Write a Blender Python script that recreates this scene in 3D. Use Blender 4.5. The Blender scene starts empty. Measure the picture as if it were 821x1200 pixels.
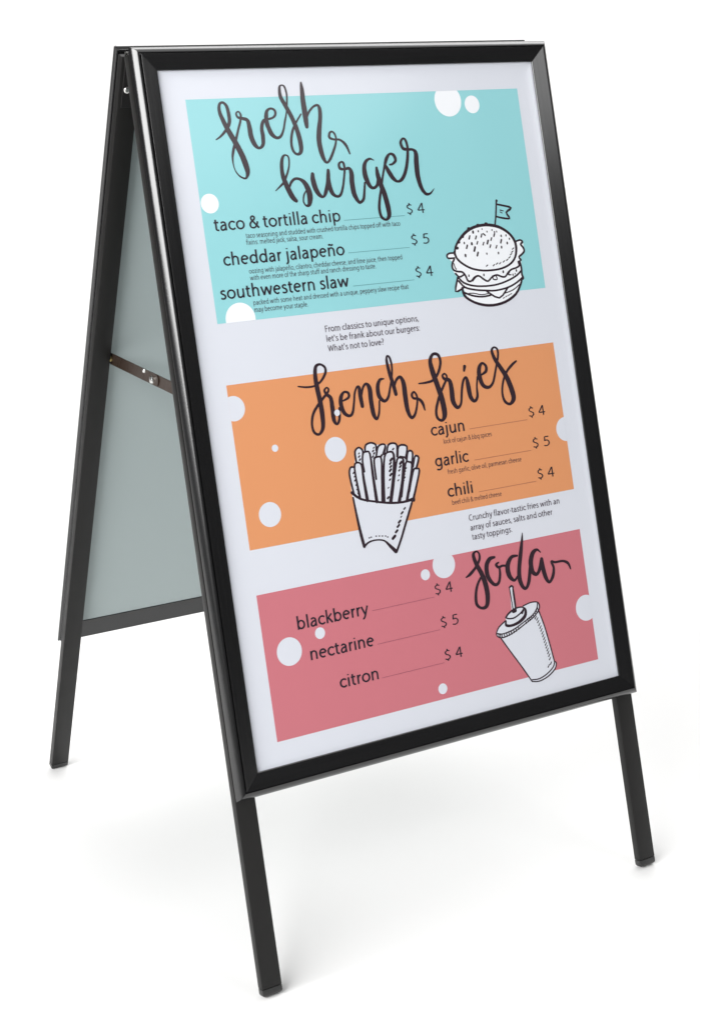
# A-frame menu sign on white studio paper
import bpy, bmesh, math, random
from mathutils import Matrix, Vector

scene = bpy.context.scene
COL = scene.collection
R = math.radians
random.seed(4)

# ------------------------------------------------------------------ measures
TH = 0.29337            # half opening angle of the A
GAP = 0.0160            # half distance between the two panels at the hinge
W, H = 0.6549, 0.9584   # one snap frame, outer size
B = 0.0313              # visible width of a rail
TF = 0.0153             # rail thickness
PZ = 0.0092             # height of the poster above the back of the frame
LEG = 1.2110
LEGW, LEGD = 0.0285, 0.0130
LIFT = LEGD * math.sin(TH)
ZT = LEG * math.cos(TH) + LIFT

# ------------------------------------------------------------------ camera
cam_data = bpy.data.cameras.new('camera')
cam = bpy.data.objects.new('camera', cam_data)
COL.objects.link(cam)
cam.location = (-1.190838, -1.959444, 1.250423 + LIFT)
cam.matrix_world = Matrix.Translation(cam.location) @ Matrix.Rotation(-0.5407888, 4, 'Z') @ Matrix.Rotation(-0.0079519, 4, 'Y') @ Matrix.Rotation(1.312840, 4, 'X')
cam_data.sensor_fit = 'VERTICAL'
cam_data.sensor_height = 36.0
cam_data.lens = 1919.084 / 1200 * 36.0
cam_data.shift_x = (410.5 - 391.344) / 1200
cam_data.shift_y = (478.257 - 600) / 1200
cam_data.clip_start = 0.05
cam_data.clip_end = 100
scene.camera = cam

# ------------------------------------------------------------------ world + lamps
world = bpy.data.worlds.new('World')
scene.world = world
world.use_nodes = True
bg = world.node_tree.nodes['Background']
bg.inputs[0].default_value = (0.97, 0.985, 1.0, 1)
bg.inputs[1].default_value = 0.08

def area(name, loc, target, sx, sy, power, color=(1, 1, 1)):
    d = bpy.data.lights.new(name, 'AREA')
    d.shape = 'RECTANGLE'; d.size = sx; d.size_y = sy; d.energy = power; d.color = color
    o = bpy.data.objects.new(name, d)
    COL.objects.link(o)
    o.location = loc
    o.rotation_euler = (Vector(target) - Vector(loc)).to_track_quat('-Z', 'Y').to_euler()
    return o

area('left_softbox', (-2.75, -1.10, 2.02), (-0.15, -0.25, 0.90), 3.0, 1.5, 178)
area('front_softbox', (1.25, -2.50, 2.70), (0, -0.2, 0.9), 1.5, 0.95, 14)
area('overhead_softbox', (0.8, 0.6, 3.4), (0.7, 0.3, 0), 3.6, 3.2, 42)
area('backdrop_softbox', (1.7, 2.4, 3.8), (2.2, 2.9, 0), 5.0, 2.6, 158)

scene.view_settings.view_transform = 'Standard'
scene.view_settings.look = 'None'
scene.view_settings.exposure = 0.0
scene.view_settings.gamma = 1.0

# ------------------------------------------------------------------ materials
def mat(name, color, rough=0.5, metal=0.0, spec=0.5, coat=0.0, coat_rough=0.05):
    m = bpy.data.materials.new(name); m.use_nodes = True
    nt = m.node_tree; p = nt.nodes['Principled BSDF']
    p.inputs['Base Color'].default_value = (*color, 1)
    p.inputs['Roughness'].default_value = rough
    p.inputs['Metallic'].default_value = metal
    p.inputs['Specular IOR Level'].default_value = spec
    p.inputs['Coat Weight'].default_value = coat
    p.inputs['Coat Roughness'].default_value = coat_rough
    return m, nt, p

def noise(nt, scale, detail=2, stretch=(1, 1, 1)):
    tc = nt.nodes.new('ShaderNodeTexCoord'); mp = nt.nodes.new('ShaderNodeMapping')
    mp.inputs['Scale'].default_value = stretch
    n = nt.nodes.new('ShaderNodeTexNoise'); n.inputs['Scale'].default_value = scale; n.inputs['Detail'].default_value = detail
    nt.links.new(tc.outputs['Object'], mp.inputs['Vector']); nt.links.new(mp.outputs[0], n.inputs['Vector'])
    return n

def rough_var(nt, p, n, lo, hi):
    r = nt.nodes.new('ShaderNodeMapRange')
    r.inputs['From Min'].default_value = 0.3; r.inputs['From Max'].default_value = 0.7
    r.inputs['To Min'].default_value = lo; r.inputs['To Max'].default_value = hi
    nt.links.new(n.outputs[0], r.inputs['Value']); nt.links.new(r.outputs[0], p.inputs['Roughness'])

def bump(nt, p, n, strength, dist, sock='Normal'):
    b = nt.nodes.new('ShaderNodeBump'); b.inputs['Strength'].default_value = strength; b.inputs['Distance'].default_value = dist
    nt.links.new(n.outputs[0], b.inputs['Height']); nt.links.new(b.outputs[0], p.inputs[sock])

# satin black anodised extrusion, fine die lines along the rail
M_RAIL, nt, p = mat('black_anodised_aluminium', (0.005, 0.0049, 0.0053), 0.23, 0, 0.9)
n = noise(nt, 12, 2, (0.6, 40, 40)); rough_var(nt, p, n, 0.205, 0.245)
bump(nt, p, noise(nt, 1200, 2), 0.03, 0.0002)
M_LEG, nt, p = mat('black_powder_coat', (0.009, 0.0086, 0.0082), 0.42, 0, 0.30)
n = noise(nt, 40, 3); rough_var(nt, p, n, 0.42, 0.50)
bump(nt, p, noise(nt, 1400, 2), 0.10, 0.0002)
M_CAP, nt, p = mat('black_plastic', (0.018, 0.018, 0.018), 0.36, 0, 0.5)
bump(nt, p, noise(nt, 800, 2), 0.08, 0.0002)
M_BRACE, nt, p = mat('black_zinc_steel', (0.045, 0.029, 0.021), 0.30, 0.5, 0.4)
n = noise(nt, 90, 4, (1, 6, 1)); rough_var(nt, p, n, 0.24, 0.45)
M_BRACE_DARK, nt, p = mat('blackened_steel', (0.012, 0.011, 0.011), 0.4, 0.2, 0.4)
M_STEEL, nt, p = mat('bright_steel', (0.72, 0.72, 0.70), 0.22, 1.0)
n = noise(nt, 300, 2); rough_var(nt, p, n, 0.16, 0.32)
M_BRASS, nt, p = mat('yellow_zinc', (0.45, 0.36, 0.16), 0.35, 1.0)
M_CUT, nt, p = mat('raw_cut_aluminium', (0.80, 0.80, 0.80), 0.35, 1.0)
M_BOARD, nt, p = mat('grey_backing_board', (0.355, 0.41, 0.41), 0.45, 0, 0.4)
bump(nt, p, noise(nt, 5, 1), 0.15, 0.004)
M_LINER, nt, p = mat('dark_rebate', (0.01, 0.01, 0.011), 0.5)

# laminated paper: every print colour carries the same clear, slightly wavy film
def paper(name, color):
    m, nt, p = mat(name, color, 0.55, 0, 0.3, coat=0.7, coat_rough=0.2)
    n = noise(nt, 3.2, 1.5, (1.3, 0.7, 1))
    bump(nt, p, n, 1.0, 0.0065, 'Coat Normal')
    return m
M_WHITE = paper('white_poster_paper', (0.690, 0.712, 0.775))
M_TEAL = paper('turquoise_print', (0.285, 0.63, 0.665))
M_ORANGE = paper('orange_print', (0.72, 0.30, 0.13))
M_PINK = paper('pink_print', (0.58, 0.175, 0.208))
M_DOT = paper('white_dot_print', (0.88, 0.90, 0.93))
M_INK = paper('dark_plum_ink', (0.024, 0.010, 0.018))
M_TXT = paper('dark_text_ink', (0.018, 0.012, 0.022))
M_GREY = paper('soft_text_ink', (0.055, 0.034, 0.052))
M_TEALRULE = paper('turquoise_rule', (0.12, 0.33, 0.37))
M_ORRULE = paper('orange_rule', (0.42, 0.16, 0.09))
M_PINKRULE = paper('pink_rule', (0.36, 0.10, 0.14))

M_FLOOR, nt, p = mat('white_seamless_paper', (0.86, 0.855, 0.848), 0.7, 0, 0.15)
bump(nt, p, noise(nt, 350, 3), 0.05, 0.0005)

# ------------------------------------------------------------------ helpers
def build(name, verts, faces, m, parent=None, matrix=None, smooth=False, kind=None):
    me = bpy.data.meshes.new(name)
    me.from_pydata([tuple(v) for v in verts], [], faces)
    me.materials.append(m)
    if smooth:
        for f in me.polygons: f.use_smooth = True
    me.update()
    return link(name, me, parent, matrix, kind)

MATS = {}
def link(name, me, parent=None, matrix=None, kind=None):
    o = bpy.data.objects.new(name, me)
    COL.objects.link(o)
    if parent is not None: o.parent = parent
    if matrix is not None: o.matrix_local = matrix
    MATS[o.name] = matrix.copy() if matrix is not None else Matrix.Identity(4)
    if kind: o['kind'] = kind
    return o

def bm_obj(name, bm, m, parent=None, matrix=None, smooth_angle=None):
    me = bpy.data.meshes.new(name)
    bmesh.ops.recalc_face_normals(bm, faces=bm.faces)
    bm.to_mesh(me); bm.free()
    me.materials.append(m)
    if smooth_angle is not None:
        for f in me.polygons: f.use_smooth = True
        me.set_sharp_from_angle(angle=smooth_angle)
    return link(name, me, parent, matrix)

def box_bm(x0, x1, y0, y1, z0, z1, bev=0.0, seg=2):
    bm = bmesh.new()
    vs = [bm.verts.new((x, y, z)) for x in (x0, x1) for y in (y0, y1) for z in (z0, z1)]
    for f in ((0, 1, 3, 2), (4, 6, 7, 5), (0, 4, 5, 1), (2, 3, 7, 6), (0, 2, 6, 4), (1, 5, 7, 3)):
        bm.faces.new([vs[i] for i in f])
    bmesh.ops.recalc_face_normals(bm, faces=bm.faces)
    if bev:
        bmesh.ops.bevel(bm, geom=bm.edges[:], offset=bev, segments=seg, profile=0.5, affect='EDGES')
    return bm

# ------------------------------------------------------------------ floor: seamless paper sweep
yaw = -0.5407888
fw = Vector((-math.sin(yaw), math.cos(yaw), 0)); rt = Vector((math.cos(yaw), math.sin(yaw), 0))
prof = [(-9.0, 0.0)]
D0, RAD, TOP = 2.7, 1.0, 4.6
for i in range(0, 25):
    a = i / 24 * math.pi / 2
    prof.append((D0 + RAD * math.sin(a), RAD - RAD * math.cos(a)))
prof.append((D0 + RAD, TOP))
v, f = [], []
for (d, z) in prof:
    v.append(fw * d - rt * 9 + Vector((0, 0, z))); v.append(fw * d + rt * 9 + Vector((0, 0, z)))
for i in range(len(prof) - 1):
    f.append((2 * i, 2 * i + 1, 2 * i + 3, 2 * i + 2))
floor = build('floor', v, f, M_FLOOR, smooth=True, kind='structure')
floor['label'] = 'white seamless studio paper floor sweeping up behind the sign'

# ------------------------------------------------------------------ the sign
root = bpy.data.objects.new('a_frame_sign', None)
COL.objects.link(root)
root.empty_display_size = 0.2
root['label'] = 'black folding A-frame sidewalk sign with a burger, fries and soda menu poster'
root['category'] = 'sign'

d_ = Vector((0, -math.sin(TH), -math.cos(TH))); n_ = Vector((0, -math.cos(TH), math.sin(TH)))
# panel space: X across, Y up the panel, Z out of the face
MF = Matrix(((1, 0, 0, -W / 2), (0, -d_.y, n_.y, -GAP), (0, -d_.z, n_.z, ZT), (0, 0, 0, 1)))
MB = Matrix.Rotation(math.pi, 4, 'Z') @ MF

# rail section: (inward distance a, height h), closed loop
bead = []
for i in range(0, 13):
    t = i / 12 * math.pi / 2
    bead.append((0.0089 - 0.0093 * math.cos(t) ** 1.2, 0.0060 + (TF + 0.0016 - 0.0060) * math.sin(t) ** 1.2))
SEC = [(0.0022, 0.0), (0.0022, 0.0032), (0.0006, 0.0044)] + bead + \
      [(0.0091, TF + 0.0010), (0.0093, TF - 0.0012), (0.0105, TF - 0.0012), (0.0106, TF + 0.00278), (0.01068, TF + 0.0029), (0.0110, TF + 0.00284),
       (0.0299, TF - 0.0008), (0.0302, TF - 0.00086), (0.0309, TF - 0.0012), (0.0313, TF - 0.0018), (0.0313, TF - 0.0032), (0.0302, TF - 0.0036), (0.0302, PZ - 0.0035), (0.034, PZ - 0.0035), (0.034, 0.0)]

def rail_mesh(length, name):
    """runs along X from 0 to length, outer edge on Y=0, opening towards +Y; mitred ends"""
    v, f = [], []
    g = 0.00018
    for a, h in SEC: v.append((a + g, a, h))
    for a, h in SEC: v.append((length - a - g, a, h))
    n = len(SEC)
    for i in range(n):
        j = (i + 1) % n
        f.append((i, j, n + j, n + i))
    bm = bmesh.new()
    bv = [bm.verts.new(c) for c in v]
    for q in f: bm.faces.new([bv[i] for i in q])
    for s in (0, 1):
        bm.faces.new([bv[s * n + i] for i in range(n)])
    bmesh.ops.recalc_face_normals(bm, faces=bm.faces)
    bmesh.ops.triangulate(bm, faces=[x for x in bm.faces if len(x.verts) > 4])
    me = bpy.data.meshes.new(name)
    bm.to_mesh(me); bm.free()
    me.materials.append(M_RAIL)
    for p in me.polygons: p.use_smooth = True
    me.set_sharp_from_angle(angle=R(28))
    return me

rail_w = rail_mesh(W, 'frame_rail'); rail_h = rail_mesh(H, 'frame_rail')
rails = [(rail_w, Matrix.Translation((0, -H, 0))),                                              # bottom
         (rail_w, Matrix.Translation((W, 0, 0)) @ Matrix.Rotation(math.pi, 4, 'Z')),            # top
         (rail_h, Matrix.Translation((0, 0, 0)) @ Matrix.Rotation(-math.pi / 2, 4, 'Z')),       # X=0 side
         (rail_h, Matrix.Translation((W, -H, 0)) @ Matrix.Rotation(math.pi / 2, 4, 'Z'))]       # X=W side

# backing boards
bm = box_bm(0.0345, W - 0.0345, -(H - 0.0345), -0.0345, 0.0010, 0.0045, 0.0003, 1)
board = bm_obj('backing_board', bm, M_BOARD, root, MF)
board_b = link('backing_board', board.data, root, MB)

legmesh = capmesh = None
def leg_bm():
    bm = box_bm(-LEGW / 2, LEGW / 2, -(LEG - 0.010), -0.006, -LEGD, -0.0003, 0.0014, 2)
    # the tube leans a touch away from the frame towards its top
    for v_ in bm.verts:
        v_.co.z -= 0.0028 * (1 + v_.co.y / LEG)
    return bm
legs = []
for M in (MF, MB):
    for M2, me in rails:
        pass
    for me, M2 in rails:
        link('frame_rail', me, root, M @ M2)
    for ux in (0.0014 + LEGW / 2, W - 0.0014 - LEGW / 2):
        if legmesh is None:
            o = bm_obj('leg', leg_bm(), M_LEG, root, M @ Matrix.Translation((ux, 0, 0)), R(35)); legmesh = o.data
            bmc = bmesh.new(); rings = []
            for yy, ins in ((-(LEG - 0.0097), 0.0), (-(LEG - 0.0040), 0.0), (-(LEG - 0.0022), 0.0004), (-(LEG - 0.0010), 0.0012), (-(LEG - 0.0002), 0.0026), (-LEG, 0.0040)):
                hx, z0, z1 = LEGW / 2 - ins, -LEGD + ins, -0.0003 - ins
                ring = []
                rc = max(0.0014 - ins * 0.2, 0.0004)
                for cx_, cz_, a0 in ((hx - rc, z1 - rc, 0), (-hx + rc, z1 - rc, 90), (-hx + rc, z0 + rc, 180), (hx - rc, z0 + rc, 270)):
                    for k_ in range(3):
                        an = R(a0 + 45 * k_)
                        ring.append(bmc.verts.new((cx_ + rc * math.cos(an), yy, cz_ + rc * math.sin(an))))
                rings.append(ring)
            for ra, rb in zip(rings[:-1], rings[1:]):
                for k_ in range(12): bmc.faces.new((ra[k_], ra[(k_ + 1) % 12], rb[(k_ + 1) % 12], rb[k_]))
            bmc.faces.new(rings[0]); bmc.faces.new(rings[-1][::-1])
            c = bm_obj('foot_cap', bmc, M_CAP, o, None, R(40)); capmesh = c.data
        else:
            o = link('leg', legmesh, root, M @ Matrix.Translation((ux, 0, 0)))
            link('foot_cap', capmesh, o)
        legs.append(o)

# bare aluminium showing where the rear frame is cut at its corners
def sliver(u0, v0, v1, z0, z1):
    bm_obj('cut_end', box_bm(W - u0 - 0.002, W - u0, -v1, -v0, z0, z1, 0.0003, 1), M_CUT, root, MB)
sliver(0.0010, -0.0003, 0.0045, 0.0085, 0.0104)
sliver(0.0026, -0.0003, 0.0035, 0.0110, 0.0120)
sliver(0.0002, H - 0.0030, H + 0.0003, 0.0050, 0.0072)

# ------------------------------------------------------------------ top hinges: bent plate, pin, screws
def cyl_bm(r, h, seg=20, dome=0.0):
    bm = bmesh.new()
    rings = [(r, 0.0), (r, h * 0.45), (r * 0.86, h * 0.78), (r * 0.5, h * 0.96)] if dome else [(r, 0.0), (r, h)]
    vs = [[bm.verts.new((rr * math.cos(2 * math.pi * i / seg), rr * math.sin(2 * math.pi * i / seg), z)) for i in range(seg)] for rr, z in rings]
    for a, b in zip(vs[:-1], vs[1:]):
        for i in range(seg): bm.faces.new((a[i], a[(i + 1) % seg], b[(i + 1) % seg], b[i]))
    bm.faces.new(vs[0][::-1]); bm.faces.new(vs[-1])
    return bm
def screw_bm():
    bm = cyl_bm(0.0046, 0.0026, 20, 1)
    return bm

for side in (1, -1):
    cx = side * (W / 2 - 0.024)
    hb = bmesh.new()
    cx = side * (W / 2 - 0.0165)
    pts = [(-0.0210, -0.066), (-0.0050, -0.010), (-0.0042, 0.0005), (0.0042, 0.0005), (0.0046, -0.009)]
    w2 = 0.010
    th = 0.0012
    rows = []
    for i, (y, z) in enumerate(pts):
        a = pts[max(i - 1, 0)]; b = pts[min(i + 1, len(pts) - 1)]
        t = Vector((b[0] - a[0], b[1] - a[1])).normalized(); nn = Vector((-t.y, t.x)) * th
        rows.append([hb.verts.new((sx * w2, y + k * nn.x, z + k * nn.y)) for sx, k in ((-1, 0), (1, 0), (1, 1), (-1, 1))])
    for a, b in zip(rows[:-1], rows[1:]):
        for i in range(4): hb.faces.new((a[i], a[(i + 1) % 4], b[(i + 1) % 4], b[i]))
    hb.faces.new(rows[0][::-1]); hb.faces.new(rows[-1])
    hinge = bm_obj('hinge', hb, M_STEEL, root, Matrix.Translation((cx, 0, ZT - 0.0055)))
    # black leaf and its screws on the inner face of the rear leg
    LEAFZ = -(LEGD + 0.0028)
    rel = MATS[hinge.name].inverted() @ MB
    ub = W / 2 - cx
    bm_obj('hinge_leaf', box_bm(ub - 0.010, ub + 0.010, -0.074, -0.010, LEAFZ - 0.0013, LEAFZ + 0.0006, 0.0003, 1), M_BRACE_DARK, hinge, rel)
    for y in (-0.0500, ):
        bm_obj('screw', screw_bm(), M_STEEL, hinge, rel @ Matrix.Translation((ub - side * 0.0042, y, LEAFZ - 0.0012)) @ Matrix.Rotation(math.pi, 4, 'X'), R(40))

# ------------------------------------------------------------------ folding side braces
def bar(x, p0, p1, wid, th, name, parent, m):
    """flat bar in the YZ plane at x, rounded ends"""
    p0, p1 = Vector(p0), Vector(p1)
    L = (p1 - p0).length; t = (p1 - p0) / L
    bm = bmesh.new()
    out = []
    r = wid / 2
    for i in range(9):
        a = math.pi / 2 + math.pi * i / 8
        out.append((r * math.cos(a) * 0.7, r * math.sin(a)))
    for i in range(9):
        a = -math.pi / 2 + math.pi * i / 8
        out.append((L + r * math.cos(a) * 0.7, r * math.sin(a)))
    lo = [bm.verts.new((0, a, b)) for a, b in out]; hi = [bm.verts.new((th, a, b)) for a, b in out]
    bm.faces.new(lo[::-1]); bm.faces.new(hi)
    n = len(out)
    for i in range(n): bm.faces.new((lo[i], lo[(i + 1) % n], hi[(i + 1) % n], hi[i]))
    ang = math.atan2(t.y, t.x)
    return bm_obj(name, bm, m, parent, Matrix.Translation((x, p0.x, p0.y)) @ Matrix.Rotation(ang, 4, 'X'))

for side in (-1, 1):
    x = side * (W / 2 - 0.0345)
    zf, zb = 0.7242 + LIFT, 0.7242 + LIFT
    yf, yb = -0.136, 0.139
    mid = (0.0035, zf)
    dx = 0.0016 * side
    b1 = bar(x, (yf, zf), (mid[0] + 0.014, mid[1] - 0.0004), 0.0165, 0.0014, 'brace_bar', root, M_BRACE)
    b2 = bar(x + dx, (mid[0] - 0.016, mid[1] + 0.0004), (yb, zb), 0.0165, 0.0014, 'brace_bar', root, M_BRACE)
    def rivet(parent, y, z, r=0.0042, m=M_STEEL, xx=0.0, h=0.004):
        # both faces of the bar carry a head
        mw = Matrix.Translation((x + xx, y, z)) @ Matrix.Rotation(math.pi / 2 * (1 if side > 0 else -1), 4, 'Y')
        return bm_obj('rivet', cyl_bm(r, h, 18, 1), m, parent, MATS[parent.name].inverted() @ mw, R(40))
    if side < 0:
        rivet(b1, mid[0] - 0.004, mid[1] - 0.001, 0.0052, xx=-0.0015)
        rivet(b1, mid[0] + 0.019, mid[1] + 0.0072, 0.0036, xx=-0.0015)
        rivet(b2, yb, zb, 0.0048, M_BRASS, -0.0015)
        rivet(b1, yf, zf, 0.0048, M_BRASS, -0.0015)
    else:
        rivet(b1, mid[0] - 0.004, mid[1] - 0.001, 0.0052, xx=0.0015)
        rivet(b2, yb, zb, 0.0048, M_BRASS, 0.0015)
        rivet(b1, yf, zf, 0.0048, M_BRASS, 0.0015)

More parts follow.
